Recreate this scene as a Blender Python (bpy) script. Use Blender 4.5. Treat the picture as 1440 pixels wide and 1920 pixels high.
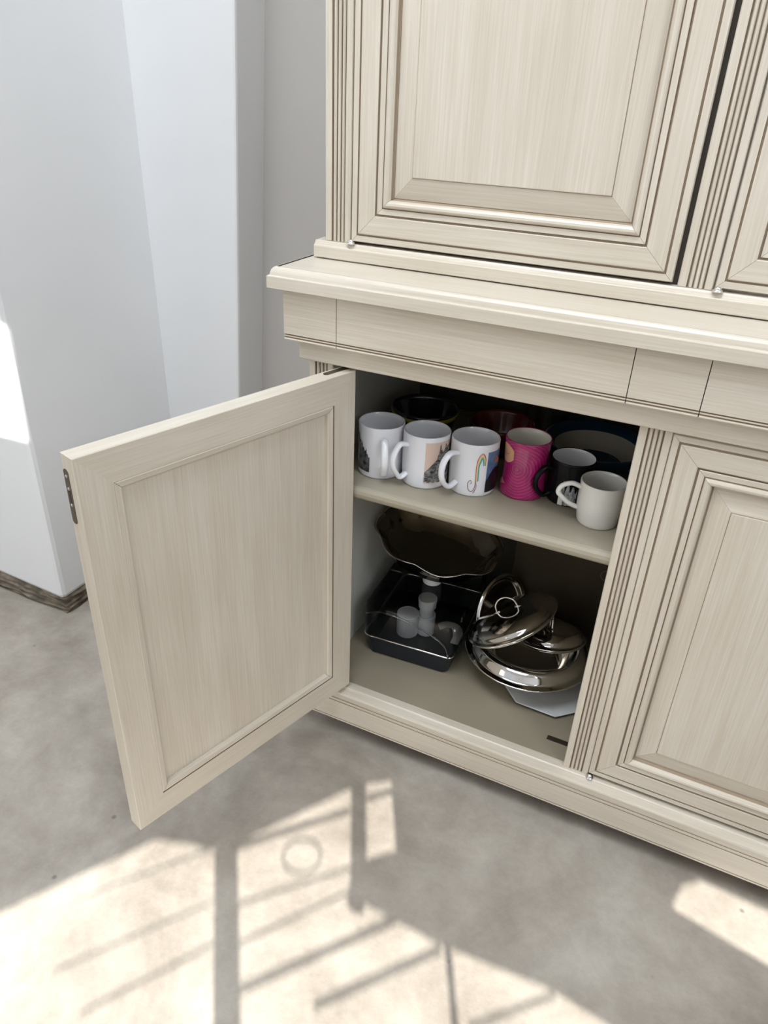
import bpy, bmesh, math, random
from mathutils import Vector, Matrix
random.seed(7)
PI = math.pi
sc = bpy.context.scene
for o in list(bpy.data.objects): bpy.data.objects.remove(o)
C = sc.collection

# ------------------------------------------------------------------ camera
cd = bpy.data.cameras.new('camera'); cam = bpy.data.objects.new('camera', cd); C.objects.link(cam)
CAMP = Vector((0, -1, 1.157))
RM = Matrix(((0.90009289, -0.24588643, 0.3596841), (0.4339747, 0.43260629, -0.79026436), (0.03871368, 0.86740513, 0.49609433)))
cam.matrix_world = Matrix.Translation(CAMP) @ RM.to_4x4()
cd.sensor_fit = 'VERTICAL'; cd.sensor_height = 36; cd.lens = 1391.58/1920*36
cd.clip_start = .02; cd.clip_end = 100
sc.camera = cam

# ------------------------------------------------------------------ sky, sun, exposure
w = bpy.data.worlds.new('sky'); sc.world = w; w.use_nodes = True
bg = w.node_tree.nodes['Background']; bg.inputs[0].default_value = (0.86, 0.93, 1.0, 1); bg.inputs[1].default_value = .9
SH = Vector((-.49, .8717)).normalized(); EL = math.radians(30)
SD = Vector((SH.x*math.cos(EL), SH.y*math.cos(EL), -math.sin(EL)))     # direction the sunlight travels
sd = bpy.data.lights.new('sun', 'SUN'); sun = bpy.data.objects.new('sun', sd); C.objects.link(sun)
sd.energy = 17; sd.angle = math.radians(.22); sd.color = (1, .965, .90)
sun.rotation_euler = SD.to_track_quat('-Z', 'Y').to_euler(); sun.location = (3, -5, 5)
def area(name, loc, target, sx, sy, e, col):
    l = bpy.data.lights.new(name, 'AREA'); l.shape = 'RECTANGLE'; l.size = sx; l.size_y = sy; l.energy = e; l.color = col
    o = bpy.data.objects.new(name, l); C.objects.link(o); o.location = loc
    o.rotation_euler = (Vector(target)-Vector(loc)).to_track_quat('-Z', 'Y').to_euler(); return o
area('high_fill_light', (-.55, -.95, 3.35), (-.5, -.25, .6), 1.5, 1.0, 86, (.86, .93, 1))  # added overhead fill to brighten upward faces; no window is built here
area('left_fill_light', (-3.0, -2.4, 1.9), (-.5, 0, .9), 1.0, 1.5, 12, (.93, .97, 1))  # added left fill for highlights on the beads; no window is built here
area('right_fill_light', (1.4, -1.3, 2.3), (-1.3, .4, .8), .7, 1.1, 27, (.90, .95, 1))  # added right fill aimed at the column; no window is built here
sc.view_settings.view_transform = 'Standard'; sc.view_settings.look = 'None'
sc.view_settings.gamma = 1; sc.view_settings.use_curve_mapping = False
sc.view_settings.exposure = -0.38

# ------------------------------------------------------------------ materials
def nmat(name):
    m = bpy.data.materials.new(name); m.use_nodes = True
    return m, m.node_tree, m.node_tree.nodes['Principled BSDF']
def plain(name, col, rough=.4, metal=0, coat=0, noise=.0, nscale=40, spec=.5):
    m, t, b = nmat(name)
    b.inputs['Roughness'].default_value = rough; b.inputs['Metallic'].default_value = metal
    b.inputs['Coat Weight'].default_value = coat; b.inputs['Specular IOR Level'].default_value = spec
    b.inputs['Base Color'].default_value = (*col, 1)
    if noise:
        n = t.nodes.new('ShaderNodeTexNoise'); n.inputs['Scale'].default_value = nscale
        tc = t.nodes.new('ShaderNodeTexCoord'); t.links.new(tc.outputs['Object'], n.inputs['Vector'])
        r = t.nodes.new('ShaderNodeValToRGB')
        r.color_ramp.elements[0].position = .3; r.color_ramp.elements[1].position = .7
        r.color_ramp.elements[0].color = (*[c*(1-noise) for c in col], 1); r.color_ramp.elements[1].color = (*[min(1, c*(1+noise)) for c in col], 1)
        t.links.new(n.outputs[0], r.inputs[0]); t.links.new(r.outputs[0], b.inputs['Base Color'])
    return m
def wood(name, axis, lo=(.54, .470, .374), hi=(.665, .606, .517), rough=.36):
    """antique brushed paint: fine streaks along one axis over soft cloudy variation"""
    m, t, b = nmat(name); N = t.nodes; L = t.links
    tc = N.new('ShaderNodeTexCoord'); mp = N.new('ShaderNodeMapping'); L.new(tc.outputs['Object'], mp.inputs[0])
    s = [260, 260, 260]; s[axis] = 5; mp.inputs['Scale'].default_value = s
    n1 = N.new('ShaderNodeTexNoise'); n1.inputs['Scale'].default_value = 1.6; n1.inputs['Detail'].default_value = 4; n1.inputs['Roughness'].default_value = .65
    L.new(mp.outputs[0], n1.inputs['Vector'])
    mp2 = N.new('ShaderNodeMapping'); L.new(tc.outputs['Object'], mp2.inputs[0]); s2 = [34, 34, 34]; s2[axis] = 3; mp2.inputs['Scale'].default_value = s2
    n2 = N.new('ShaderNodeTexNoise'); n2.inputs['Scale'].default_value = .8; n2.inputs['Detail'].default_value = 3; L.new(mp2.outputs[0], n2.inputs['Vector'])
    n3 = N.new('ShaderNodeTexNoise'); n3.inputs['Scale'].default_value = 3.2; L.new(tc.outputs['Object'], n3.inputs['Vector'])
    a = N.new('ShaderNodeMath'); a.operation = 'MULTIPLY_ADD'; L.new(n2.outputs[0], a.inputs[0]); a.inputs[1].default_value = .55
    L.new(n1.outputs[0], a.inputs[2])
    a2 = N.new('ShaderNodeMath'); a2.operation = 'MULTIPLY_ADD'; L.new(n3.outputs[0], a2.inputs[0]); a2.inputs[1].default_value = .5; L.new(a.outputs[0], a2.inputs[2])
    r = N.new('ShaderNodeValToRGB'); e = r.color_ramp.elements; e[0].position = .72; e[1].position = 1.3*.98 if False else .99
    mr = N.new('ShaderNodeMapRange'); mr.inputs['From Min'].default_value = .68; mr.inputs['From Max'].default_value = 1.32
    L.new(a2.outputs[0], mr.inputs[0]); e[0].position = .1; e[1].position = .9
    e[0].color = (*lo, 1); e[1].color = (*hi, 1); L.new(mr.outputs[0], r.inputs[0]); L.new(r.outputs[0], b.inputs['Base Color'])
    bp = N.new('ShaderNodeBump'); bp.inputs['Strength'].default_value = .06; bp.inputs['Distance'].default_value = .001
    L.new(n1.outputs[0], bp.inputs['Height']); L.new(bp.outputs[0], b.inputs['Normal'])
    b.inputs['Roughness'].default_value = rough; b.inputs['Coat Weight'].default_value = .25; b.inputs['Coat Roughness'].default_value = .22
    return m
WX = wood('brushed_paint_lengthwise', 0); WZ = wood('brushed_paint_upright', 2)
GL = plain('brown_glaze', (.34, .265, .185), .5)                    # glaze rubbed into the grooves
JT = plain('dark_joint', (.05, .04, .032), .7)
INS2 = plain('shaded_inside_floor', (.265, .228, .165), .5, noise=.06, nscale=7)  # darker copy of the inside paint, interior shade put into the colour
INS = plain('inside_paint', (.35, .31, .235), .5, noise=.04, nscale=9)  # paint tone lowered to help darken the cabinet interior
INB = plain('shaded_inside_back', (.06, .052, .038), .6, noise=.05, nscale=6)  # near-black colour stands in for the depth shade at the back
CHR = plain('polished_steel', (.74, .72, .69), .09, 1)
CHRD = plain('brushed_steel', (.52, .51, .5), .28, 1)
SILV = plain('old_silver', (.58, .52, .45), .10, 1, noise=.06, nscale=30)
BRZ = plain('bronzed_metal', (.16, .13, .10), .35, .9)
SCR = plain('steel_screw', (.75, .74, .72), .22, 1)
CER = plain('white_glaze', (.80, .80, .84), .16, 0, .4)
CRM = plain('cream_glaze', (.74, .73, .68), .2, 0, .4)
BLK = plain('black_glaze', (.004, .0045, .0055), .25, 0, 0, spec=.2)
PINKIN = plain('ivory_glaze', (.74, .71, .62), .2, 0, .4)

def plaster(name='white_plaster', lo=(.72, .725, .735), hi=(.81, .815, .825)):
    m, t, b = nmat(name); N = t.nodes; L = t.links
    tc = N.new('ShaderNodeTexCoord'); n = N.new('ShaderNodeTexNoise'); n.inputs['Scale'].default_value = 2.2; n.inputs['Detail'].default_value = 6
    L.new(tc.outputs['Object'], n.inputs['Vector'])
    r = N.new('ShaderNodeValToRGB'); r.color_ramp.elements[0].color = (*lo, 1); r.color_ramp.elements[1].color = (*hi, 1)
    L.new(n.outputs[0], r.inputs[0]); L.new(r.outputs[0], b.inputs['Base Color'])
    n2 = N.new('ShaderNodeTexNoise'); n2.inputs['Scale'].default_value = 14; n2.inputs['Detail'].default_value = 5; L.new(tc.outputs['Object'], n2.inputs['Vector'])
    bp = N.new('ShaderNodeBump'); bp.inputs['Strength'].default_value = .15; bp.inputs['Distance'].default_value = .004
    L.new(n2.outputs[0], bp.inputs['Height']); L.new(bp.outputs[0], b.inputs['Normal']); b.inputs['Roughness'].default_value = .75
    return m
PLA = plaster()
def concrete():
    m, t, b = nmat('polished_concrete'); N = t.nodes; L = t.links
    tc = N.new('ShaderNodeTexCoord')
    def noise(s, d, ro=.55, dist=0):
        n = N.new('ShaderNodeTexNoise'); n.inputs['Scale'].default_value = s; n.inputs['Detail'].default_value = d
        n.inputs['Roughness'].default_value = ro; n.inputs['Distortion'].default_value = dist; L.new(tc.outputs['Object'], n.inputs['Vector']); return n
    n1 = noise(3.2, 8, .6, .6); n2 = noise(16, 9, .72); n3 = noise(90, 3)
    r = N.new('ShaderNodeValToRGB'); e = r.color_ramp.elements
    e[0].position = .32; e[0].color = (.255, .222, .185, 1); e[1].position = .68; e[1].color = (.44, .405, .355, 1)
    x = e.new(.5); x.color = (.365, .325, .278, 1)
    L.new(n1.outputs[0], r.inputs[0])
    r2 = N.new('ShaderNodeValToRGB'); r2.color_ramp.elements[0].position = .3; r2.color_ramp.elements[1].position = .72
    r2.color_ramp.elements[0].color = (.78, .77, .76, 1); r2.color_ramp.elements[1].color = (1.12, 1.12, 1.12, 1)
    L.new(n2.outputs[0], r2.inputs[0])
    mx = N.new('ShaderNodeMix'); mx.data_type = 'RGBA'; mx.blend_type = 'MULTIPLY'; mx.inputs[0].default_value = 1
    L.new(r.outputs[0], mx.inputs[6]); L.new(r2.outputs[0], mx.inputs[7])
    # small dark pits
    v = N.new('ShaderNodeTexVoronoi'); v.inputs['Scale'].default_value = 9; L.new(tc.outputs['Object'], v.inputs['Vector'])
    r3 = N.new('ShaderNodeValToRGB'); r3.color_ramp.elements[0].position = .022; r3.color_ramp.elements[1].position = .05
    r3.color_ramp.elements[0].color = (.45, .44, .42, 1); r3.color_ramp.elements[1].color = (1, 1, 1, 1); L.new(v.outputs['Distance'], r3.inputs[0])
    mx2 = N.new('ShaderNodeMix'); mx2.data_type = 'RGBA'; mx2.blend_type = 'MULTIPLY'; mx2.inputs[0].default_value = .8
    L.new(mx.outputs[2], mx2.inputs[6]); L.new(r3.outputs[0], mx2.inputs[7]); L.new(mx2.outputs[2], b.inputs['Base Color'])
    bp = N.new('ShaderNodeBump'); bp.inputs['Strength'].default_value = .2; bp.inputs['Distance'].default_value = .002
    L.new(n3.outputs[0], bp.inputs['Height']); L.new(bp.outputs[0], b.inputs['Normal'])
    b.inputs['Roughness'].default_value = .55
    return m
CON = concrete()

# ------------------------------------------------------------------ mesh helpers
def link(name, me, parent=None):
    o = bpy.data.objects.new(name, me); C.objects.link(o)
    if parent: o.parent = parent
    return o
def obj(name, bm, mats, parent=None, smooth=False, bevel=0, recalc=True):
    if recalc: bmesh.ops.recalc_face_normals(bm, faces=bm.faces)
    me = bpy.data.meshes.new(name); bm.to_mesh(me); bm.free()
    if not isinstance(mats, (list, tuple)): mats = [mats]
    for m in mats: me.materials.append(m)
    if smooth:
        for p in me.polygons: p.use_smooth = True
    o = link(name, me, parent)
    if bevel:
        b = o.modifiers.new('bevel', 'BEVEL'); b.width = bevel; b.segments = 2; b.limit_method = 'ANGLE'
    return o
def box(bm, x0, x1, y0, y1, z0, z1, mi=0):
    v = [bm.verts.new(p) for p in ((x0,y0,z0),(x1,y0,z0),(x1,y1,z0),(x0,y1,z0),(x0,y0,z1),(x1,y0,z1),(x1,y1,z1),(x0,y1,z1))]
    for q in ((0,3,2,1),(4,5,6,7),(0,1,5,4),(1,2,6,5),(2,3,7,6),(3,0,4,7)):
        f = bm.faces.new([v[i] for i in q]); f.material_index = mi
    return bm
def bx(*a): return box(bmesh.new(), *a)
def tag(o, label=None, cat=None, group=None, kind=None):
    if label: o['label'] = label
    if cat: o['category'] = cat
    if group: o['group'] = group
    if kind: o['kind'] = kind
    return o
def thing(name, loc, label, cat, group=None):
    o = bpy.data.objects.new(name, None); C.objects.link(o); o.location = loc; o.empty_display_size = .05
    return tag(o, label, cat, group)
def lathe(prof, seg=48, mats=None, cap0=False, cap1=False, rad=None):
    """prof: (r, z[, matindex]); rad(theta, i) optional radius factor"""
    bm = bmesh.new(); rings = []
    for i, p in enumerate(prof):
        if p[0] < 1e-6: rings.append([bm.verts.new((0, 0, p[1]))]); continue
        rings.append([bm.verts.new((p[0]*(rad(2*PI*k/seg, i) if rad else 1)*math.cos(2*PI*k/seg), p[0]*(rad(2*PI*k/seg, i) if rad else 1)*math.sin(2*PI*k/seg), p[1])) for k in range(seg)])
    for i in range(len(rings)-1):
        a, b = rings[i], rings[i+1]; mi = prof[i+1][2] if len(prof[i+1]) > 2 else 0
        for k in range(seg):
            k2 = (k+1) % seg
            if len(a) == 1 and len(b) == 1: continue
            if len(a) == 1: f = bm.faces.new((a[0], b[k2], b[k]))
            elif len(b) == 1: f = bm.faces.new((a[k], a[k2], b[0]))
            else: f = bm.faces.new((a[k], a[k2], b[k2], b[k]))
            f.material_index = mi
    return bm
def tube(pts, ra, rb=None, seg=12, up=Vector((0, 0, 1)), closed=False, bm=None, mi=0):
    """sweep an ellipse (ra across the plane normal, rb in plane) along pts"""
    bm = bm or bmesh.new(); rb = rb or ra; P = [Vector(p) for p in pts]; n = len(P); rings = []
    for i, p in enumerate(P):
        t = (P[(i+1) % n]-P[i-1]) if closed else (P[min(i+1, n-1)]-P[max(i-1, 0)])
        t.normalize(); s = t.cross(up)
        if s.length < 1e-4: s = t.cross(Vector((1, 0, 0)))
        s.normalize(); u = s.cross(t)
        a = ra(i/(n-1)) if callable(ra) else ra; b = rb(i/(n-1)) if callable(rb) else rb
        rings.append([bm.verts.new(p+s*math.cos(2*PI*k/seg)*a+u*math.sin(2*PI*k/seg)*b) for k in range(seg)])
    m = n if closed else n-1
    for i in range(m):
        A, B = rings[i], rings[(i+1) % n]
        for k in range(seg):
            f = bm.faces.new((A[k], A[(k+1) % seg], B[(k+1) % seg], B[k])); f.material_index = mi
    if not closed: bm.faces.new(rings[0][::-1]); bm.faces.new(rings[-1])
    return bm
def smoothpath(pts, n=28):
    """Catmull-Rom through pts"""
    P = [Vector(p) for p in pts]; P = [2*P[0]-P[1]]+P+[2*P[-1]-P[-2]]; out = []
    segs = len(P)-3
    for i in range(n+1):
        u = i/n*segs; k = min(int(u), segs-1); t = u-k; a, b, c, d = P[k:k+4]
        out.append(.5*((2*b)+(c-a)*t+(2*a-5*b+4*c-d)*t*t+(3*b-a-3*c+d)*t**3))
    return out
def extrude_x(prof, x0, x1, mats=True, mitre=0):
    """closed (y, z[, mi]) outline swept along x; mitre: left end runs out by -y"""
    bm = bmesh.new()
    A = [bm.verts.new((x0+(p[0]*mitre if mitre else 0), p[0], p[1])) for p in prof]
    B = [bm.verts.new((x1-(p[0]*mitre if mitre else 0), p[0], p[1])) for p in prof]
    n = len(prof)
    for i in range(n):
        f = bm.faces.new((A[i], A[(i+1) % n], B[(i+1) % n], B[i])); f.material_index = prof[i][2] if len(prof[i]) > 2 else 0
    bm.faces.new(A[::-1]); bm.faces.new(B)
    return bm
def extrude_z(prof, z0, z1):
    bm = bmesh.new(); A = [bm.verts.new((p[0], p[1], z0)) for p in prof]; B = [bm.verts.new((p[0], p[1], z1)) for p in prof]; n = len(prof)
    for i in range(n):
        f = bm.faces.new((A[i], A[(i+1) % n], B[(i+1) % n], B[i])); f.material_index = prof[i][2] if len(prof[i]) > 2 else 0
    bm.faces.new(A[::-1]); bm.faces.new(B)
    return bm
def member(side, x0, x1, z0, z1, yf, prof, back, sgn=-1, gap=.0002):
    """one mitred piece of a rectangular frame. prof: (inset, height, material of the strip that starts here)"""
    bm = bmesh.new(); pts = [(d, h, m) for d, h, m in prof]; pts = pts+[(pts[-1][0], -back, 0), (pts[0][0], -back, 0)]
    A, B = [], []
    for d, h, m in pts:
        y = yf+sgn*h
        if side == 'l': a, b = (x0+d, y, z0+d+gap), (x0+d, y, z1-d-gap)
        if side == 'r': a, b = (x1-d, y, z0+d+gap), (x1-d, y, z1-d-gap)
        if side == 'b': a, b = (x0+d+gap, y, z0+d), (x1-d-gap, y, z0+d)
        if side == 't': a, b = (x0+d+gap, y, z1-d), (x1-d-gap, y, z1-d)
        A.append(bm.verts.new(a)); B.append(bm.verts.new(b))
    n = len(pts)
    for i in range(n):
        f = bm.faces.new((A[i], A[(i+1) % n], B[(i+1) % n], B[i])); f.material_index = pts[i][2]
    f = bm.faces.new(A[::-1]); f.material_index = 2; f = bm.faces.new(B); f.material_index = 2
    return bm
def frame(x0, x1, z0, z1, yf, prof, back, parent, stile='stile', rail='rail', sgn=-1, gap=.0002):
    for s in 'lrbt':
        obj(stile if s in 'lr' else rail, member(s, x0, x1, z0, z1, yf, prof, back, sgn, gap), [WZ if s in 'lr' else WX, GL, JT], parent)

# ------------------------------------------------------------------ sun-patch mapping: floor point -> point on the grille wall
NP = Vector((.8, -.6)); UP2 = Vector((.6, .8)); CW = 2.3
FZ = -.015; FK = (1.157-FZ)/1.157                        # floor level; floor points were measured at z=0 and move along the view
def to_wall(x, y, z=None):
    if z is None: x, y, z = x*FK, -1+(y+1)*FK, FZ
    d = (CW-(NP.x*x+NP.y*y))/(-(NP.x*SH.x+NP.y*SH.y))      # distance back along the sun
    px, py = x-SH.x*d, y-SH.y*d
    return (UP2.x*px+UP2.y*py, z+d*math.tan(EL))          # (along the wall, height)
WALLM = Matrix(((UP2.x, 0, NP.x, NP.x*CW), (UP2.y, 0, NP.y, NP.y*CW), (0, 1, 0, 0), (0, 0, 0, 1)))

# ------------------------------------------------------------------ the room
def struct(name, bm, m, **k): return tag(obj(name, bm, m, **k), kind='structure')
struct('floor', bx(-6, 3.4, -7, 3, -.1, FZ), CON)
struct('ceiling', bx(-3.2, 3.4, -4.2, 3, 3.5, 3.6), PLA)
# plastered column at the left: front face, right side face, slightly leaning side
def hull(pts_bot, pts_top, z0, z1):
    bm = bmesh.new(); A = [bm.verts.new((x, y, z0)) for x, y in pts_bot]; B = [bm.verts.new((x, y, z1)) for x, y in pts_top]; n = len(A)
    for i in range(n): bm.faces.new((A[i], A[(i+1) % n], B[(i+1) % n], B[i]))
    bm.faces.new(A[::-1]); bm.faces.new(B); return bm
struct('wall_left', hull([(-1.97, .035), (-1.315, .008), (-1.315, .56), (-1.97, .56)], [(-1.97, .035), (-1.335, .008), (-1.335, .56), (-1.97, .56)], .03, 3.5), PLA, bevel=.012)
struct('wall_back', hull([(-1.40, .46), (-1.113, .46), (-1.113, .7), (-1.40, .7)], [(-1.40, .46), (-.905, .46), (-.905, .7), (-1.40, .7)], FZ, 3.5), PLA, bevel=.006)
struct('wall_rear', bx(-1.5, 3.4, .565, .74, FZ, 3.5), plaster('beige_shaded_plaster', (.43, .405, .38), (.50, .475, .45)))  # beige plaster, darkened in colour to stand in for shade on this wall
struct('wall_side', bx(-3.3, -3.2, -7, 3, FZ, 3.5), PLA)
RGH = plain('rough_dirty_mortar', (.20, .165, .125), .95, noise=.5, nscale=28)
def rough_strip():
    bm = bmesh.new(); box(bm, -1.96, -1.32, .022, .55, FZ, .034)
    bmesh.ops.subdivide_edges(bm, edges=bm.edges, cuts=14, use_grid_fill=True)
    for v in bm.verts:
        if v.co.z < .033: v.co.x += random.uniform(-.006, .012) if v.co.x > -1.4 else 0; v.co.y -= random.uniform(-.004, .014) if v.co.y < .1 else 0
    return bm
struct('trim_1', rough_strip(), RGH, smooth=True)

# unseen diagonal wall added behind the camera, holes cut to shape the sun patches
F_MAIN = [(-1.12, -1.10), (-.8186, -.6057), (-.690, -.3925), (-.632, -.3725), (-.5715, -.3604), (-.5696, -.3477), (-.439, -.1383), (-.4132, -.1107), (-.3749, -.0835),
          (-.298, -.2249), (-.3331, -.258), (-.3316, -.3305), (-.255, -.333), (-.1776, -.3359), (-.002, -.3225), (.10, -.335), (.10, -1.10)]
F_RIGHT = [(.1414, -.1087), (.1546, -.0539), (.1819, -.030), (.2924, -.0364), (.3405, -.0422), (.42, -.07), (.42, -.17), (.3396, -.1491), (.2947, -.1385)]
def side_hit(x, y, z): return to_wall(x, y, z)
H_COL = [to_wall(-1.9, .0, .44), to_wall(-1.34, .045, .43), to_wall(-1.34, .075, 1.0), to_wall(-1.9, .0, 1.0)]
def wall_curve():
    cu = bpy.data.curves.new('wall_sun_gobo', 'CURVE'); cu.dimensions = '2D'; cu.fill_mode = 'BOTH'; cu.extrude = .006
    for poly in ([(-6.5, FZ), (2.95, FZ), (2.95, 3.5), (-6.5, 3.5)], [to_wall(*p) for p in F_MAIN], [to_wall(*p) for p in F_RIGHT], H_COL):
        s = cu.splines.new('POLY'); s.points.add(len(poly)-1); s.use_cyclic_u = True
        for i, p in enumerate(poly): s.points[i].co = (p[0], p[1], 0, 1)
    o = bpy.data.objects.new('tmp', cu); C.objects.link(o); bpy.context.view_layer.update()
    me = bpy.data.meshes.new_from_object(o.evaluated_get(bpy.context.evaluated_depsgraph_get())); bpy.data.objects.remove(o)
    me.name = 'wall_sun_gobo'; me.materials.clear(); me.materials.append(PLA)
    r = link('wall_sun_gobo', me); r.matrix_world = WALLM; return tag(r, kind='structure')
wf = wall_curve()
# wrought-iron grille in the opening
IRON = plain('black_iron', (.02, .02, .02), .5, .6)
gr = tag(link('trim_2', None), kind='structure'); gr.matrix_world = WALLM
def gbar(a, b, wd, name='bar'):
    A = to_wall(*a); B = to_wall(*b)
    obj(name, tube([(A[0], A[1], 0), (B[0], B[1], 0)], wd/2, wd/2, 8, up=Vector((0, 0, 1))), IRON, gr)
gbar((-.569, -.35), (-.30, -.715), .040); gbar((-.30, -.715), (-.15, -.93), .040)
gbar((-.431, -.115), (-.335, -.30), .030); gbar((-.335, -.30), (-.318, -.345), .030)
gbar((-.1655, -.325), (-.09, -.475), .012); gbar((-.09, -.475), (.1, -.85), .012)
for a, b, wd in (((-.5612, -.3515), (-.4136, -.186), .008), ((-.4904, -.4274), (-.3523, -.2816), .0045), ((-.4525, -.4807), (-.3188, -.2974), .0045),
                 ((-.4148, -.5402), (-.249, -.3309), .0085), ((-.3013, -.5032), (-.1692, -.3455), .0085), ((-.0907, -.4283), (.0079, -.3301), .006),
                 ((-.7322, -.5464), (-.5869, -.3625), .003), ((-.5926, -.6625), (-.4852, -.4974), .004), ((-.6712, -.6367), (-.5275, -.4414), .0035),
                 ((-.3954, -.1458), (-.3553, -.1015), .008)): gbar(a, b, wd)
ring = [to_wall(-.443+.033*math.cos(t*PI/9), -.305+.033*math.sin(t*PI/9)) for t in range(18)]
obj('scroll', tube([(p[0], p[1], 0) for p in ring], .0022, .0022, 6, closed=True), IRON, gr)

# ------------------------------------------------------------------ door profile of the cabinet fronts
PF = [(0, -.004, 0), (.0012, -.0012, 0), (.0095, -.0012, 1), (.0105, -.0034, 1), (.0118, -.0034, 1), (.0126, -.0004, 0), (.0140, 0, 0), (.0392, 0, 0), (.0402, -.0006, 1), (.0408, -.0034, 1), (.0424, -.0034, 1), (.0430, -.004, 0)]
PM = [(.0430, -.0042, 1), (.0432, -.001, 0), (.0438, -.0004, 0), (.0512, -.0014, 1), (.0522, -.0030, 1), (.0530, -.0004, 0), (.0545, .0018, 0), (.0570, .0030, 0), (.0600, .0024, 0), (.0624, .0002, 0), (.0640, -.0040, 1), (.0646, -.0100, 1), (.0656, -.0105, 0)]
PP = [(.0656, -.0108, 1), (.0670, -.0100, 0), (.0960, -.0045, 1), (.0966, -.0045, 1), (.0970, -.0030, 0), (.0980, -.0026, 0)]
def front_door(parent, x0, x1, z0, z1, yf, th=.024, sgn=-1):
    """a raised-panel door front: slab, mitred stiles and rails, bead molding, fielded panel"""
    d = link('door', None, parent)
    o = obj('backing', bx(x0+.002, x1-.002, *sorted((yf-sgn*.0125, yf-sgn*th)), z0+.002, z1-.002), WZ, d)
    frame(x0, x1, z0, z1, yf, PF, .0125, d, sgn=sgn)
    frame(x0, x1, z0, z1, yf, PM, .0125, d, 'molding', 'molding', sgn)
    frame(x0, x1, z0, z1, yf, PP, .0125, d, 'panel_border', 'panel_border', sgn, gap=.0001)
    bm = bmesh.new(); k = .0980; y = yf-sgn*.0026
    box(bm, x0+k, x1-k, *sorted((y, yf-sgn*.0125)), z0+k, z1-k); obj('panel', bm, WZ, d)
    return d
def pilaster(parent, x0, x1, yf, yb, z0, z1):
    """fluted strip: flat edges with four narrow reeds between dark grooves"""
    W = x1-x0; p = [(x0, yb), (x0, yf+.0015), (x0+.0012, yf)]
    f0 = x0+W*.27; f1 = x0+W*.88; n = 4; stp = (f1-f0)/n
    p.append((f0-.0008, yf, 1))
    for i in range(n):
        a = f0+i*stp
        p.append((a, yf+.0045, 1)); p.append((a+.0012, yf+.0045, 1 if i < n else 0)); 
        if i < n-1:
            r0 = a+.0016; r1 = a+stp-.0004
            p[-1] = (a+.0012, yf+.0045, 0)
            for t in (0, .25, .5, .75, 1): p.append((r0+(r1-r0)*t, yf+.0022-.0022*math.sin(PI*t)**.6, 0))
            p[-1] = (p[-1][0], p[-1][1], 1)
        else: p.append((a+.0020, yf, 0))
    p += [(x1-.0012, yf), (x1, yf+.0015), (x1, yb)]
    obj('pilaster', extrude_z(p, z0, z1), [WZ, GL, JT], parent)

# ------------------------------------------------------------------ base cabinet
XL, XR = -.600, .487
base = thing('base_cabinet', (0, 0, 0), 'wide cream antiqued base cabinet with its left door standing open on mugs and steelware', 'cabinet')
DB = .56
obj('side_panel', bx(XL, -.5835, .02, DB, .03, .886), WZ, base)
obj('side_panel', bx(XR-.025, XR, .02, DB, .03, .886), WZ, base)
obj('inner_side', bx(-.5835, -.5820, .012, DB-.02, .107, .80), plain('inside_grey_white', (.50, .50, .46), .6), base)
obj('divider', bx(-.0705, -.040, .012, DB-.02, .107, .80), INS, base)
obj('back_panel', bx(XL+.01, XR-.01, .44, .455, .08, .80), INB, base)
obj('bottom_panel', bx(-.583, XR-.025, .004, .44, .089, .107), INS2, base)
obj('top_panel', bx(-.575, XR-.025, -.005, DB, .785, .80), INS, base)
sh = []
for t in range(7): a = -PI/2+PI*t/6; sh.append((.0150-.0095*math.cos(a), .5465+.0115*math.sin(a)))
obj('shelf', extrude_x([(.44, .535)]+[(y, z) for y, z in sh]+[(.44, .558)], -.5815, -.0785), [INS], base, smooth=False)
for (a, b) in ((XL, -.5555), (-.0785, -.0345), (.4435, XR)): pilaster(base, a, b, 0, .014, .104, .790)
# lower band, frieze blocks and drawers
obj('lower_band', extrude_x([(-.0100, .8062), (-.0110, .8050), (-.0110, .7765), (-.0098, .7748), (.012, .7748), (.012, .8062)], XL-.011+.0, XR+.011), [WX], base)
def frieze(x0, x1, name):
    y = -.028
    p = [(.0, .8066), (y+.003, .8066), (y+.0008, .8074), (y, .8090), (y+.0006, .8108, 1), (y+.0030, .8116, 1), (y+.0030, .8124, 0), (y+.0006, .8132), (y+.0006, .8150, 1), (y+.0030, .8157, 1), (y+.0030, .8165, 0), (y, .8173), (y, .8868), (0, .8868)]
    return obj(name, extrude_x([(q[0], q[1], q[2] if len(q) > 2 else 0) for q in p], x0+.0006, x1-.0006), [WX, GL, JT], base)
frieze(-.6285, -.5350, 'frieze_block'); frieze(-.5350, -.1012, 'frieze_panel'); frieze(-.1012, -.0098, 'frieze_block')
frieze(-.0098, .4220, 'frieze_panel'); frieze(.4220, .5155, 'frieze_block')
obj('frieze_core', bx(-.6255, .5125, -.0245, DB, .8075, .8866), JT, base)
# plinth with ledge and beads
PL = [(.012, .027), (-.0190, .027), (-.0220, .0282), (-.0226, .0300), (-.0222, .0318, 1), (-.0205, .0323, 1), (-.0205, .0330, 0), (-.0222, .0338), (-.0222, .0778, 1), (-.0205, .0785, 0), (-.0205, .0795), (-.0222, .0802, 0), (-.0222, .0858, 1),
      (-.0206, .0864, 1), (-.0206, .0872, 0), (-.0222, .0880), (-.0226, .1000), (-.0216, .1026), (-.0190, .1034), (-.0075, .1048, 0), (-.0062, .1068), (-.0045, .1076), (.0035, .1076), (.012, .1070)]
obj('plinth', extrude_x([(q[0], q[1], q[2] if len(q) > 2 else 0) for q in PL], XL-.022, XR+.022), [WX, GL], base)
for x in (-.56, -.06, .44):
    for y in (.03, .5): obj('foot', bx(x-.02, x+.02, y, y+.04, FZ, .089 if y < .1 else .089), JT, base)
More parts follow.
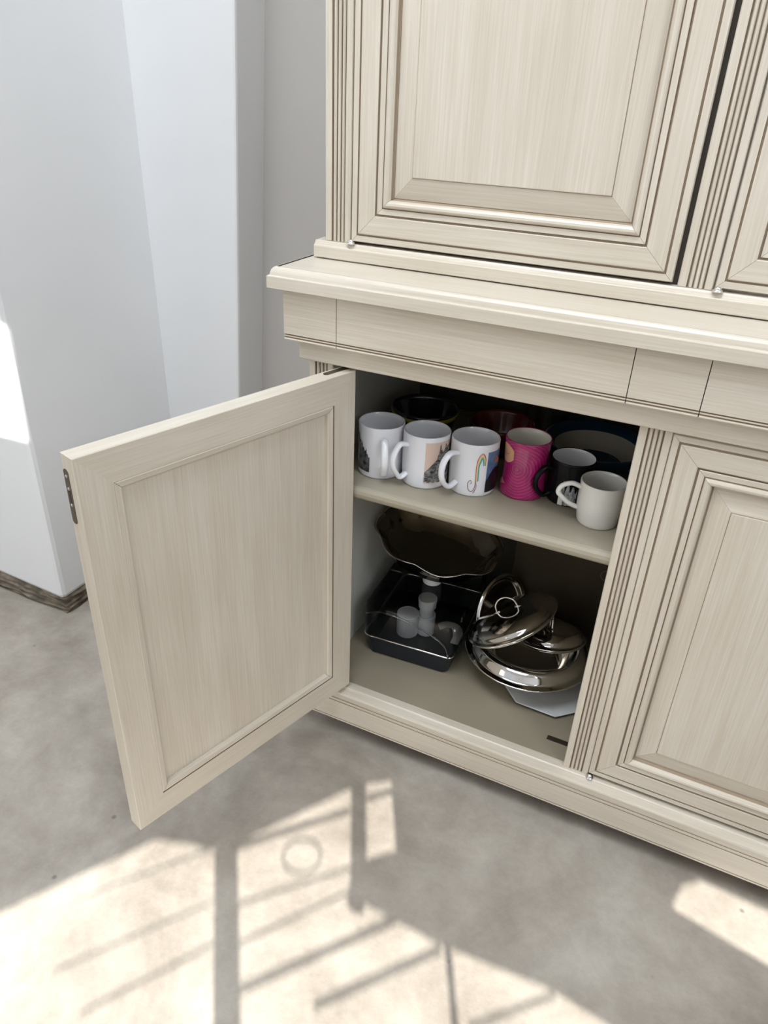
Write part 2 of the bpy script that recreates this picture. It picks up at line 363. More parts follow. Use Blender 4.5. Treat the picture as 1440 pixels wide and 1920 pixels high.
# closed right-hand door
front_door(base, -.0340, .4415, .1150, .7700, -.0020)
obj('pivot_pin', lathe([(0, -.004), (.0060, -.004), (.0068, -.002), (.0060, -.0004), (.0044, 0), (.0044, .0016), (.0050, .003), (0, .0046)], 20), SCR, base, smooth=True).location = (-.0300, -.0035, .1105)
# hinge plate let into the cabinet floor
obj('floor_pivot', bx(-.122, -.079, .050, .061, .1065, .1078), BRZ, base, ).__setitem__('label', 'brown metal pivot plate')
# open left-hand door (local: x from the hinge, inner face at y=0, outer face at y=-.031)
DW, DZ0, DZ1, TH = .4725, .1145, .7698, .031
od = link('door', None, base); od.location = (-.5142, 0, 0); od.rotation_euler = (0, 0, math.atan2(-.958, -.2865))
obj('core', bx(.03, DW-.03, -.0200, -.0095, DZ0+.03, DZ1-.03), WZ, od)
frame(0, DW, DZ0, DZ1, 0, [(0, -.001, 0), (.001, 0, 0), (.0470, 0, 1), (.0470, -.004, 1)], .0268, od, sgn=1, gap=0)
frame(.0014, DW, DZ0+.0014, DZ1, 0, [(.0474, -.006, 1), (.0474, -.0006, 0), (.0488, .0003, 0), (.0565, -.0010, 0), (.0580, -.0030, 0), (.0583, -.0095, 0)], .0100, od, 'inner_molding', 'inner_molding', 1, .0003)
obj('panel', bx(.0575, DW-.0575, -.0125, -.0092, DZ0+.0575, DZ1-.0575), WZ, od)
frame(0, DW, DZ0, DZ1, -.031, PF, .0042, od, 'outer_stile', 'outer_rail')
frame(0, DW, DZ0, DZ1, -.031, PM, .0125, od, 'outer_molding', 'outer_molding')
frame(0, DW, DZ0, DZ1, -.031, PP, .0125, od, 'outer_border', 'outer_border')
obj('outer_panel', bx(.098, DW-.098, -.0284, -.0185, DZ0+.098, DZ1-.098), WZ, od)
def rounded_plate(cx, cy, hx, hy, r, t, n=6):
    pts = []
    for qx, qy, a0 in ((1, 1, 0), (-1, 1, 90), (-1, -1, 180), (1, -1, 270)):
        for k in range(n+1):
            a = math.radians(a0+90*k/n); pts.append((cx+qx*(hx-r)+r*math.cos(a), cy+qy*(hy-r)+r*math.sin(a)))
    bm = bmesh.new(); A = [bm.verts.new((x, y, 0)) for x, y in pts]; B = [bm.verts.new((x, y, t)) for x, y in pts]; m = len(pts)
    for i in range(m): bm.faces.new((A[i], A[(i+1) % m], B[(i+1) % m], B[i]))
    bm.faces.new(A[::-1]); bm.faces.new(B); return bm
lk = rounded_plate(0, 0, .0375, .0055, .005, .0008)
for x in (-.0285, -.0115, .0110): 
    v = lathe([(0, .0006), (.0022, .0006), (.0022, .0014), (.0012, .0019), (0, .0019)], 12)
    me = bpy.data.meshes.new('t'); v.to_mesh(me); v.free()
    off = len(lk.verts); me.transform(Matrix.Translation((x, .001, 0))); n0 = len(lk.faces); lk.from_mesh(me); lk.faces.ensure_lookup_table()
    for f in list(lk.faces)[n0:]: f.material_index = 1
box(lk, -.008, .008, -.0022, .0022, .0005, .0012, 2)
lo = obj('latch_plate', lk, [BRZ, SCR, JT], od); lo['label'] = 'dark metal latch plate with screws'
lo.matrix_local = Matrix(((0, 0, 1, DW), (0, 1, 0, -.0195), (-1, 0, 0, .7130), (0, 0, 0, 1)))
hp = obj('pivot_plate', rounded_plate(0, 0, .0275, .0050, .005, .0008), BRZ, od); hp.location = (.0255, -.0175, DZ1); hp['label'] = 'brown metal pivot plate'

# ------------------------------------------------------------------ countertop
CT = [(.56, .8873), (-.0430, .8873), (-.0440, .8883), (-.0440, .9050), (-.0434, .9060), (-.0410, .9066), (-.0404, .9076), (-.0398, .9110), (-.0386, .9145), (-.0362, .9176), (-.0338, .9188), (-.0324, .9190, 1), (-.0320, .9168, 1), (-.0298, .9168, 1), (-.0294, .9184, 0), (.56, .9184)]
def ctop():
    bm = bmesh.new(); rows = []
    for q in CT:
        e = -.0+q[0] if q[0] < .3 else None
        xl = -.6023-(-q[0] if q[0] < .3 else .0262); xr = .4893+(-q[0] if q[0] < .3 else .0262)
        rows.append((xl, xr, q[0], q[1], q[2] if len(q) > 2 else 0))
    V = []
    for xl, xr, y, z, m in rows:
        off = (-.6023-xl)
        V.append([bm.verts.new((xl, .56, z)), bm.verts.new((xl, y, z)), bm.verts.new((xr, y, z)), bm.verts.new((xr, .56, z))])
    # first and last rows lie on the back edge: use them only as closing lines
    for i in range(1, len(V)-2):
        for k in range(3):
            f = bm.faces.new((V[i][k], V[i][k+1], V[i+1][k+1], V[i+1][k])); f.material_index = rows[i][4]
    f = bm.faces.new(V[-2]); f = bm.faces.new(V[1][::-1])
    bm.faces.new([V[i][0] for i in range(1, len(V)-1)]); bm.faces.new([V[i][3] for i in range(1, len(V)-1)][::-1])
    for r in (V[0], V[-1]):
        for v in r: bm.verts.remove(v)
    return bm
tag(obj('countertop', ctop(), [WX, JT]), 'long cream wooden worktop slab with moulded edge on top of the base cabinet', 'countertop')

# ------------------------------------------------------------------ upper cabinet
UY = .068
up = thing('upper_cabinet', (0, UY, .9184), 'tall cream upper cabinet with raised-panel doors standing on the worktop', 'cabinet')
def upo(o): return o
up.location = (0, 0, 0)
obj('body', bx(-.607, .495, UY+.012, .56, .930, 2.05), WZ, up)
bx0 = bmesh.new()
obj('base_rail', extrude_x([(.40, .9200), (UY-.0085, .9200), (UY-.0100, .9212), (UY-.0100, .9372), (UY-.0092, .9385), (UY-.0070, .9395), (UY-.0050, .9430), (UY-.0030, .9450), (UY+.02, .9456), (.40, .9456)], -.6235, .511), [WX], up)
for x0, x1 in ((-.606, -.47), (.3, .49)): obj('shim', bx(x0+.01, x1-.06, UY-.005, .3, .9186, .9199), WX, up)
for a, b in ((-.6085, -.5640), (-.0775, -.0340), (.4520, .4965)): pilaster(up, a, b, UY, UY+.013, .9456, 2.04)
front_door(up, -.5615, -.0845, .9490, 1.60, UY-.004)
front_door(up, -.0315, .4495, .9490, 1.60, UY-.002)
obj('gap_back', bx(-.5635, -.0785, UY+.008, UY+.0125, .9458, 2.04), JT, up)
for x in (-.5600, -.0270):
    o = obj('pivot_pin', lathe([(0, -.0010), (.0064, -.0010), (.0070, .0006), (.0064, .0018), (.0046, .0022), (.0046, .0030), (.0050, .0042), (.0030, .0056), (0, .0060)], 20), SCR, up, smooth=True); o.location = (x, UY-.0055, .9462)

# ------------------------------------------------------------------ mugs on the shelf
SZ = .558
VA = lambda x, y: math.atan2(-1-y, 0-x)           # direction from the mug to the viewer
def handle(r, R, z0, z1, th=.0055, wd=.0075, kind='c'):
    zm = (z0+z1)/2; h = (z1-z0)/2
    if kind == 'c': pts = [(r-.002, 0, z1-.002), (r+(R-r)*.45, 0, z1+.001), (R-.006, 0, z1-.009), (R-.001, 0, zm+h*.25), (R-.002, 0, zm-h*.3), (R-.010, 0, z0+.006), (r+(R-r)*.40, 0, z0-.001), (r-.002, 0, z0+.004)]
    else: pts = [(r-.002, 0, z1-.003), (r+(R-r)*.40, 0, z1+.003), (R-.005, 0, z1-.002), (R, 0, z1-.012), (R-.004, 0, zm+.002), (r+(R-r)*.45, 0, z0+.010), (r-.002, 0, z0+.002)]
    return tube(smoothpath(pts, 30), th*.66, wd/2, 14, up=Vector((0, 1, 0)))
def mugbody(r, h, t=.0028, waist=0, base=.97, foot=.004, n=10):
    out = [(0, .003), (r*.72, .003), (r*.80, 0), (r*base-.004, 0), (r*base-.0012, .0012), (r*base, .004)]
    for i in range(1, n): f = i/n; out.append((r*(base+(1-base)*min(1, f*3))*(1-waist*math.sin(PI*f)), .004+(h-.006)*f))
    out += [(r, h-.0022), (r-.0006, h-.0006), (r-t/2, h), (r-t+.0004, h-.0008)]
    k = len(out)
    for i in range(n-1, 0, -1): f = i/n; out.append(((r-t)*(1-waist*math.sin(PI*f)), .006+(h-.008)*f, 1))
    out += [(r-t-.004, .0062, 1), (0, .0058, 1)]
    return out
def strip_decal(name, r, ths, lo, hi, mat, parent, off=.00025):
    bm = bmesh.new(); prev = None
    for th, a, b in zip(ths, lo, hi):
        R = r+off if not callable(r) else None
        nz = 10; cur = []
        for j in range(nz+1):
            z = a+(b-a)*j/nz; rr = (r(z) if callable(r) else r)+off; cur.append(bm.verts.new((rr*math.cos(th), rr*math.sin(th), z)))
        if prev:
            for j in range(nz): bm.faces.new((prev[j], cur[j], cur[j+1], prev[j+1]))
        prev = cur
    return obj(name, bm, mat, parent, smooth=True)
def line_decal(name, r, pts, wd, mat, parent, off=.0002, n=40):
    """pts (theta, z) smoothed, drawn as a flat ribbon on the wall of the mug"""
    P = smoothpath([(a*r, z, 0) for a, z in pts], n); bm = bmesh.new(); prev = None
    for i, p in enumerate(P):
        t = (P[min(i+1, n)]-P[max(i-1, 0)]).normalized(); s = Vector((-t.y, t.x, 0))*wd/2; cur = []
        for q in (p-s, p+s): cur.append(bm.verts.new(((r+off)*math.cos(q.x/r), (r+off)*math.sin(q.x/r), q.y)))
        if prev: bm.faces.new((prev[0], cur[0], cur[1], prev[1]))
        prev = cur
    return obj(name, bm, mat, parent, smooth=True)
G_MUG = 'mugs along the front of the shelf'
def mug(x, y, r, h, label, hphi, R, hz, mats, waist=0, base=.97, hk='c', hm=None, th=.0065, wd=.0125, name='mug'):
    t = thing(name, (x, y, SZ), label, 'mug', G_MUG)
    obj('body', lathe(mugbody(r, h, waist=waist, base=base), 64), mats, t, smooth=True)
    o = obj('handle', handle(r*(1-waist*.5), R, hz[0], hz[1], th, wd, hk), hm or mats[0], t, smooth=True); o.rotation_euler = (0, 0, VA(x, y)+math.radians(hphi))
    return t
D = math.radians
m1 = mug(-.5068, .0888, .0409, .0963, 'white mug with a dark cathedral print on its left side, leftmost in the row', 6, .0670, (.018, .078), [CER, CER])
m2 = mug(-.4231, .0943, .0410, .0966, 'white mug with a peach and grey building print, second from the left in the row', -54, .0685, (.018, .078), [CER, CER])
m3 = mug(-.3407, .1102, .0412, .0964, 'white mug with a rainbow swirl and blue picture, left of the pink mug', -43, .0755, (.018, .078), [CER, CER])
def printmat(name, a, b, sc1, stretch=(1, 1, 1)):
    m, t, bs = nmat(name); N = t.nodes; L = t.links
    tc = N.new('ShaderNodeTexCoord'); mp = N.new('ShaderNodeMapping'); mp.inputs['Scale'].default_value = stretch; L.new(tc.outputs['Object'], mp.inputs[0])
    n = N.new('ShaderNodeTexNoise'); n.inputs['Scale'].default_value = sc1; n.inputs['Detail'].default_value = 5; n.inputs['Roughness'].default_value = .7; L.new(mp.outputs[0], n.inputs['Vector'])
    r = N.new('ShaderNodeValToRGB'); r.color_ramp.elements[0].position = .38; r.color_ramp.elements[1].position = .66
    r.color_ramp.elements[0].color = (*a, 1); r.color_ramp.elements[1].color = (*b, 1); L.new(n.outputs[0], r.inputs[0]); L.new(r.outputs[0], bs.inputs['Base Color'])
    bs.inputs['Roughness'].default_value = .25; return m
PR1 = printmat('dark_city_print', (.012, .012, .014), (.16, .16, .17), 160, (1, 1, .6))
PR2 = printmat('grey_city_print', (.02, .02, .02), (.34, .34, .34), 130, (1, 1, 1.6))
PEACH = plain('peach_print', (.66, .50, .42), .25)
a1 = VA(-.5068, .0888)
ths = [a1+D(-100+i*2.0) for i in range(37)]
def spire1(i):
    f = i/36; base = min(.088, .104-.066*f); return base+(.010 if i % 7 == 3 else .004 if i % 3 == 0 else 0)
strip_decal('print', .0410, ths, [.0125]*37, [spire1(i) for i in range(37)], PR1, m1)
a2 = VA(-.4231, .0943); N2 = 41
ths = [a2+D(-1+i*2.1) for i in range(N2)]
strip_decal('print_background', .0411, ths, [.0125]*N2, [.0885]*N2, PEACH, m2)
def spire2(i):
    f = i/(N2-1); b = .034+.045*min(1, f*1.5); b += (.014 if 17 <= i <= 18 else 0)+(.007 if 15 <= i <= 20 else 0)+(.006 if i % 8 in (1, 2) and i > 22 else 0); return min(b, .087)
strip_decal('print', .0411, ths, [.015+.001*math.sin(i) for i in range(N2)], [spire2(i) for i in range(N2)], PR2, m2, .0005)
a3 = VA(-.3407, .1102); RB = .0413
cols = [('red_print', (.55, .06, .03)), ('orange_print', (.72, .42, .22)), ('pale_yellow_print', (.75, .68, .35)), ('green_print', (.10, .42, .22)), ('teal_print', (.07, .34, .42))]
for k, (nme, c) in enumerate(cols):
    d = k*1.55
    line_decal('rainbow_band', RB, [(a3+D(9+d*.9), .028+.001*k), (a3+D(8+d), .058), (a3+D(11+d), .074-k*.0018), (a3+D(20), .0825-k*.0023), (a3+D(28-d*.7), .074-k*.0022), (a3+D(29-d*.8), .060)], .0016 if k else .0012, plain(nme, c, .3), m3)
BR = plain('maroon_print', (.22, .06, .06), .3)
line_decal('scroll_print', RB, [(a3+D(9), .032), (a3+D(8), .020), (a3+D(2), .012), (a3+D(-6), .016), (a3+D(-8), .027), (a3+D(-3), .033), (a3+D(0), .028), (a3+D(-3), .026)], .0009, BR, m3)
line_decal('scroll_print', RB, [(a3+D(9), .030), (a3+D(12), .022), (a3+D(8), .012), (a3+D(5), .009)], .0009, BR, m3)
ths = [a3+D(34+i*3) for i in range(19)]
strip_decal('picture_print', .0413, ths, [.009]*19, [.0835]*19, printmat('blue_picture_print', (.07, .13, .25), (.14, .22, .36), 30), m3, .0003)
strip_decal('figure_print', .0413, ths, [.0092]*19, [.030+.022*math.sin(min(1, i/9)*PI/2) for i in range(19)], plain('near_black_print', (.006, .006, .008), .3), m3, .0006)
strip_decal('figure_print', .0413, ths[8:15], [.060]*7, [.070+.004*math.sin(i) for i in range(7)], plain('rust_print', (.45, .14, .08), .3), m3, .0006)
# pink waisted mug
def pinkmat():
    m, t, b = nmat('magenta_pattern'); N = t.nodes; L = t.links
    tc = N.new('ShaderNodeTexCoord'); mp = N.new('ShaderNodeMapping'); L.new(tc.outputs['Object'], mp.inputs[0]); mp.inputs['Location'].default_value = (.005, .035, -.055); 
    wv = N.new('ShaderNodeTexWave'); wv.wave_type = 'RINGS'; wv.rings_direction = 'SPHERICAL'; wv.inputs['Scale'].default_value = 60; wv.inputs['Distortion'].default_value = 3.5; wv.inputs['Detail'].default_value = 1; wv.inputs['Detail Scale'].default_value = .6
    L.new(mp.outputs[0], wv.inputs[0])
    r = N.new('ShaderNodeValToRGB'); r.color_ramp.elements[0].position = .62; r.color_ramp.elements[1].position = .95
    r.color_ramp.elements[0].color = (.40, .012, .13, 1); r.color_ramp.elements[1].color = (.50, .05, .20, 1); L.new(wv.outputs[0], r.inputs[0])
    n = N.new('ShaderNodeTexNoise'); n.inputs['Scale'].default_value = 45; n.inputs['Detail'].default_value = 3; L.new(tc.outputs['Object'], n.inputs['Vector'])
    mx = N.new('ShaderNodeMix'); mx.data_type = 'RGBA'; mx.blend_type = 'MULTIPLY'; mx.inputs[0].default_value = .55; L.new(r.outputs[0], mx.inputs[6])
    r2 = N.new('ShaderNodeValToRGB'); r2.color_ramp.elements[0].position = .4; r2.color_ramp.elements[0].color = (.6, .45, .6, 1); r2.color_ramp.elements[1].position = .6; r2.color_ramp.elements[1].color = (1, 1, 1, 1)
    L.new(n.outputs[0], r2.inputs[0]); L.new(r2.outputs[0], mx.inputs[7]); L.new(mx.outputs[2], b.inputs['Base Color'])
    b.inputs['Roughness'].default_value = .25; b.inputs['Coat Weight'].default_value = .3; return m
PK = pinkmat()
m4 = mug(-.2584, .1395, .0390, .1037, 'magenta pink waisted mug with fine line pattern and a sleeping face', 150, .070, (.024, .080), [PK, PINKIN], waist=.075, base=1.0)
a4 = VA(-.2584, .1395)
rw = lambda z: .0390*(1-.075*math.sin(PI*min(1, max(0, (z-.004)/.0977))))
SKIN = plain('peach_skin_print', (.66, .36, .22), .3)
n = 13; ths = [a4+D(-88+i*4.6) for i in range(n)]
strip_decal('face_print', rw, ths, [.077-.016*math.sin(PI*(i+.8)/(n+.6))**.5 for i in range(n)], [.079+.016*math.sin(PI*(i+.8)/(n+.6))**.5 for i in range(n)], SKIN, m4, .0003)
LASH = plain('brown_lash_print', (.25, .05, .06), .4)
line_decal('eye_print', .0362, [(a4+D(-66), .0795), (a4+D(-60), .0768), (a4+D(-54), .0765), (a4+D(-49), .079)], .0008, LASH, m4, .0012)
strip_decal('hand_print', rw, [a4+D(-84+i*4) for i in range(9)], [.014+.001*i for i in range(9)], [.030-.002*abs(i-4) for i in range(9)], plain('rose_print', (.60, .16, .22), .3), m4, .0003)
# black mug
m5 = mug(-.1817, .1545, .0379, .0782, 'black mug with a pale cathedral print and white inside, behind the cream mug', -54, .0685, (.014, .064), [BLK, CER], hm=BLK, wd=.010)
a5 = VA(-.1817, .1545)
PR5 = printmat('pale_tower_print', (.02, .025, .03), (.55, .58, .6), 150, (1, 1, .35))
ths = [a5+D(-20+i*3) for i in range(15)]
strip_decal('print', .0380, ths, [.004]*15, [.022+.030*abs(math.sin(i*.75))*(1-i/30) for i in range(15)], PR5, m5, .0003)
strip_decal('print', .0380, [a5+D(-22+i*3) for i in range(5)], [.0035]*5, [.016, .022, .030, .018, .012], CRM, m5, .0006)
# cream mug
m6 = mug(-.1201, .0992, .0365, .0738, 'plain cream mug at the right end of the row beside the fluted post', -72, .0700, (.022, .064), [CRM, CRM], hk='a', base=.90, th=.006, wd=.0085)

# ------------------------------------------------------------------ bowls at the back of the shelf
def bowl(name, x, y, z, prof, mats, label, cat='bowl', group='bowls at the back of the shelf', seg=56, part='body'):
    t = thing(name, (x, y, z), label, cat, group); obj(part, lathe(prof, seg), mats, t, smooth=True); return t
BLKG = plain('black_enamel', (.008, .008, .009), .12, 0, .6)
YEL = plain('ochre_glaze', (.28, .24, .03), .3)
def bowlprof(r, h, t=.003, foot=.5, p=.55, z0=0):
    o = [(0, z0+.001), (r*foot, z0)]
    for i in range(1, 11): f = i/10; o.append((r*(foot+(1-foot)*f**p), z0+h*f))
    o += [(r-t/2, z0+h+.001)]
    for i in range(10, 0, -1): f = i/10; o.append(((r-t)*(foot+(1-foot)*f**p), z0+h*f+t*.6, 1))
    o += [(0, z0+t, 1)]
    return o
b1 = bowl('serving_bowl', -.483, .2280, SZ, bowlprof(.064, .080), [BLKG, BLKG], 'glossy black bowl with an ochre rim band, behind the two leftmost mugs')
obj('rim_band', lathe([(.0600, .0750), (.0636, .0750), (.0636, .0700), (.0626, .0660), (.0600, .0660), (.0600, .0750)], 56), YEL, b1, smooth=True)
RED = plain('dark_red_glaze', (.10, .010, .006), .2, 0, .4)
bowl('serving_bowl', -.345, .275, SZ, bowlprof(.062, .062), [RED, RED], 'dark red bowl in shadow behind the rainbow mug')
BLUE = plain('deep_blue_glaze', (.008, .035, .07), .2, 0, .3)
DCR = plain('grey_cream_glaze', (.42, .40, .36), .3)
pr = [(0, .001), (.045, 0), (.070, .012), (.088, .034), (.0950, .056), (.0945, .0585), (.0925, .0580), (.0760, .0460), (.0752, .045, 0), (.060, .026, 1), (.050, .016, 1), (.0485, .0155, 0), (0, .014, 0)]
bowl('serving_bowl', -.1680, .292, SZ, pr, [BLUE, DCR], 'wide blue bowl with a cream inner band, at the back right of the shelf')
bowl('serving_bowl', -.285, .390, SZ, bowlprof(.045, .088, foot=.6), [CHRD, CHRD], 'small steel bowl deep in the shadow behind the pink mug', group='bowls at the back of the shelf')

# ------------------------------------------------------------------ lower compartment
BZ = .107
# clear-lidded box with a navy tray
NAVY = plain('navy_plastic', (.004, .009, .016), .38)
def clearmat():
    m, t, b = nmat('clear_plastic'); N = t.nodes; L = t.links
    out = [n for n in N if n.type == 'OUTPUT_MATERIAL'][0]; tr = N.new('ShaderNodeBsdfTransparent'); gl = N.new('ShaderNodeBsdfGlossy'); gl.inputs['Roughness'].default_value = .06
    tr.inputs[0].default_value = (.93, .95, .96, 1)
    fr = N.new('ShaderNodeFresnel'); fr.inputs[0].default_value = 1.5; mx = N.new('ShaderNodeMixShader')
    L.new(fr.outputs[0], mx.inputs[0]); L.new(tr.outputs[0], mx.inputs[1]); L.new(gl.outputs[0], mx.inputs[2]); L.new(mx.outputs[0], out.inputs[0]); return m
CLR = clearmat()
bt = thing('storage_box', (-.448, .235, BZ), 'clear plastic box with a navy tray base, under the silver dish at the left', 'box')
bt.rotation_euler = (0, 0, D(3.5))
def rrect(hx, hy, r, z, n=6):
    out = []
    for qx, qy, a0 in ((1, 1, 0), (-1, 1, 90), (-1, -1, 180), (1, -1, 270)):
        for k in range(n+1):
            a = D(a0+90*k/n); out.append((qx*(hx-r)+r*math.cos(a), qy*(hy-r)+r*math.sin(a), z))
    return out
def loft(loops, cap0=True, cap1=False, mi=None):
    bm = bmesh.new(); R = [[bm.verts.new(p) for p in l] for l in loops]; n = len(R[0])
    for i in range(len(R)-1):
        for k in range(n):
            f = bm.faces.new((R[i][k], R[i][(k+1) % n], R[i+1][(k+1) % n], R[i+1][k])); f.material_index = (mi[i] if mi else 0)
    if cap0: bm.faces.new(R[0][::-1])
    if cap1: bm.faces.new(R[-1])
    return bm
obj('tray', loft([rrect(.083, .110, .012, 0), rrect(.088, .115, .014, .004), rrect(.097, .123, .014, .050), rrect(.0945, .1205, .012, .050), rrect(.086, .112, .012, .008)], True, True), NAVY, bt, smooth=False)
obj('tray_rim', tube([Vector(p) for p in rrect(.0985, .1245, .015, .0515, 8)], .0018, .0018, 8, closed=True), CHR, bt, smooth=True)
obj('lid', loft([rrect(.098, .124, .014, .053), rrect(.100, .126, .018, .118), rrect(.098, .124, .018, .128), rrect(.088, .114, .014, .130)], False, True), CLR, bt, smooth=False)
ringp = [Vector((.088*math.cos(t*PI/24), -.1262+.004*math.cos(2*t*PI/24), .088+.034*math.sin(t*PI/24))) for t in range(48)]
obj('lid_arch', tube(smoothpath([(-.094, -.126, .108), (-.060, -.127, .122), (-.01, -.1275, .118), (.045, -.1275, .102), (.080, -.127, .080), (.090, -.1265, .054)], 30), .0016, .0020, 8, up=Vector((0, 1, 0))), CLR, bt, smooth=True)
G_C = 'white plastic pots inside the clear box'
WP = plain('matt_white_plastic', (.72, .72, .73), .45)
def pot(x, y, r, h, label, neck=None):
    t = thing('plastic_pot', (x, y, BZ+.0085), label, 'pot', G_C)
    obj('body', lathe([(0, 0), (r-.002, 0), (r, .002), (r, h-.010), (r-.0006, h-.0095), (0, h-.0095)], 40), WP, t, smooth=False)
    obj('cap', lathe([(r+.0004, h-.010), (r+.0008, h-.009), (r+.0006, h-.0012), (r-.0008, h), (r-.002, h-.0008), (0, h-.0010)], 40), WP, t, smooth=False)
    if neck:
        obj('neck', lathe([(neck[0], h-.001), (neck[0], h+neck[1]), (0, h+neck[1])], 32), WP, t); obj('top_cup', lathe([(neck[0]+.0035, h+neck[1]), (neck[0]+.005, h+neck[1]+.022), (neck[0]+.004, h+neck[1]+.023), (0, h+neck[1]+.023)], 32), WP, t)
    return t
pot(-.4790, .2030, .0235, .054, 'short white lidded pot at the front inside the clear box')
pot(-.4440, .2240, .0195, .050, 'taller white pot with a necked top behind the short pot in the clear box', (.0155, .020)); pt3 = thing('plastic_pot', (-.446, .247, BZ+.1305), 'small white pot standing on the clear lid, holding up the silver dish', 'pot', G_C)
obj('body', lathe([(0, 0), (.0200, 0), (.0205, .002), (.0215, .044), (.0205, .046), (.017, .047), (0, .047)], 40), WP, pt3)
cp = thing('paper_sleeve', (-.392, .222, BZ+.0085), 'curved pale card piece lying in the clear box', 'card')
obj('card', tube(smoothpath([(-.028, .020, .010), (-.012, .030, .016), (.010, .026, .018), (.022, .008, .012), (.024, -.014, .006)], 20), .011, .0012, 6, up=Vector((0, 0, 1))), plain('pale_card', (.62, .58, .54), .8), cp)

# scalloped silver dish on the box
def dish():
    seg = 192; prof = [(0, .012), (.030, .012), (.034, 0), (.037, 0), (.036, .010), (.062, .013), (.096, .024), (.109, .046), (.119, .0598), (.1205, .0608), (.1195, .0618), (.1085, .0560), (.097, .0330), (.084, .0215), (.055, .0165), (0, .015)]
    def rad(t, i):
        amp = {6: .006, 7: .016, 8: .024, 9: .026, 10: .026, 11: .024, 12: .014, 13: .004}.get(i, 0)
        return (1+amp*(abs(math.sin(4*t))*2-1))
    bm = lathe(prof, seg, rad=rad)
    for v in bm.verts:
        rr = math.hypot(v.co.x, v.co.y); t = math.atan2(v.co.y, v.co.x)
        if rr > .09: v.co.z += .0025*math.cos(8*t)*(rr-.09)/.03
        v.co.x *= 1.0; v.co.y *= .92
    return bm
dt = thing('footed_dish', (-.4500, .2500, .2880), 'scalloped silver footed dish propped above the clear box', 'dish'); dt.rotation_euler = (0, D(8.6), 0); dt.scale = (1.12, 1.18, 1.06)
obj('body', dish(), SILV, dt, smooth=True)
obj('rim_wire', tube([Vector((.1205*(1+.026*(abs(math.sin(4*t*PI/48))*2-1))*math.cos(t*PI/48), .92*.1205*(1+.026*(abs(math.sin(4*t*PI/48))*2-1))*math.sin(t*PI/48), .0612+.0025*math.cos(8*t*PI/48))) for t in range(96)], .0011, .0011, 6, closed=True), CHR, dt, smooth=True)

# octagonal plate, steel bowl and the lids
OCT = plain('pale_grey_ceramic', (.60, .61, .62), .35)
def octagon(R, z, a0): return [(R*math.cos(a0+k*PI/4), R*math.sin(a0+k*PI/4), z) for k in range(8)]
pt = thing('octagonal_plate', (-.158, .202, BZ), 'pale octagonal plate lying under the steel bowl', 'plate'); a0 = D(-114)
obj('body', loft([octagon(.060, 0, a0), octagon(.064, .002, a0), octagon(.102, .007, a0), octagon(.104, .0080, a0), octagon(.101, .0088, a0), octagon(.066, .0055, a0)], True, True), OCT, pt)
sb = thing('steel_bowl', (-.2120, .2130, BZ+.0092), 'large polished steel serving bowl on the octagonal plate, holding lids', 'bowl'); sb.scale = (1.03, 1.03, 1.03)
obj('body', lathe([(0, .001), (.058, 0), (.062, .004), (.085, .016), (.108, .036), (.118, .048), (.1255, .0520), (.1275, .0535), (.1255, .0550), (.116, .0535), (.111, .0580), (.1075, .066), (.1000, .0725), (.0930, .0745), (.0920, .0730), (.0900, .060), (.080, .030), (.060, .014), (0, .010)], 72), CHR, sb, smooth=True)
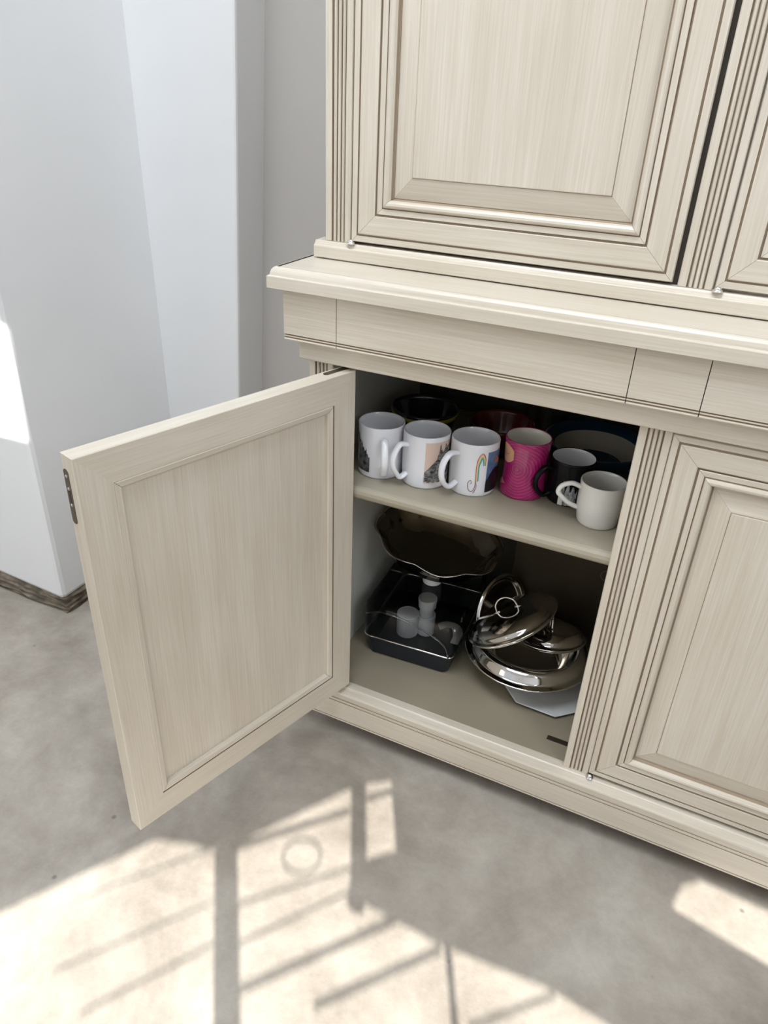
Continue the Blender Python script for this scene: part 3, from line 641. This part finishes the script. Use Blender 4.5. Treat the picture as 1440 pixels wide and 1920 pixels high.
def lid(name, c, r, nrm, spin, label, h=.022, ringside=1, glass=False, handle_on=True):
    t = thing(name, c, label, 'lid', 'steel lids piled in the steel bowl')
    q = Vector(nrm).normalized().to_track_quat('Z', 'Y').to_euler(); t.rotation_euler = q; 
    pr = [(r-.004, -.004), (r-.0035, 0), (r, .0006), (r+.0006, .0018), (r-.0008, .003), (r-.006, .0032), (r-.010, .0050)]
    for i in range(1, 9): f = i/8; pr.append(((r-.010)*math.cos(f*PI/2), .0050+h*math.sin(f*PI/2)))
    pr[-1] = (0, .0050+h)
    pr2 = pr+[(0, .0038+h)]+[(max(0, p[0]-.0012), p[1]-.0012) for p in pr[6:-1]][::-1]+[(r-.005, -.004), (r-.004, -.004)]
    obj('dome', lathe(pr2, 64), CHR, t, smooth=True)
    if handle_on:
        a = D(spin); top = .0050+h
        pts = [(-.020, 0, top-.0035), (-.019, 0, top+.003), (-.017, 0, top+.014), (-.009, 0, top+.023), (.001, 0, top+.026), (.010, 0, top+.023), (.0175, 0, top+.014), (.019, 0, top+.003), (.020, 0, top-.0035)]
        bm = tube(smoothpath(pts, 30), .0019, .0019, 8, up=Vector((0, 1, 0)))
        for s in (-1, 1): tube([(s*.0265, 0, top-.0035), (s*.020, 0, top-.0005), (s*.0135, 0, top+.0005)], .0022, .0018, 8, up=Vector((0, 1, 0)), bm=bm)
        o = obj('ring_handle', bm, CHR, t, smooth=True); o.rotation_euler = (0, 0, a); o.scale = (1.15, 1.15, 1.0)
    return t
lid('pan_lid', (-.2484, .1900, .2432), .0955, (-.634, .021, 1), 104, 'domed steel lid with ring handle tilted on top of the pile')
lid('pan_lid', (-.1752, .2200, .2111), .0710, (-.10, .19, 1), 80, 'smaller domed steel lid lying flat at the right of the pile')
lid('pan_lid', (-.2920, .2750, .1960), .0800, (-.93, .38, -.26), 0, 'steel lid standing on edge behind the pile, leaning left against the clear box', handle_on=False)
# dark cardboard carton standing at the back
CARD = plain('dark_brown_card', (.055, .038, .022), .8, noise=.1, nscale=20)  # brown card, deepened in colour to stand in for interior shade
ct = thing('cardboard_box', (-.19, .392, BZ), 'dark brown carton standing at the back right behind the lids', 'box')
obj('body', bx(-.112, .108, -.035, .04, 0, .350), CARD, ct, bevel=.002)
obj('flap_seam', bx(-.112, .108, -.0358, -.035, .285, .2865), JT, ct)
obj('round_mark', tube([Vector((.085+.012*math.cos(t*PI/12), -.0355, .19+.012*math.sin(t*PI/12))) for t in range(24)], .0006, .0006, 6, closed=True, up=Vector((0, 1, 0))), plain('tan_ink', (.24, .19, .13), .8), ct)
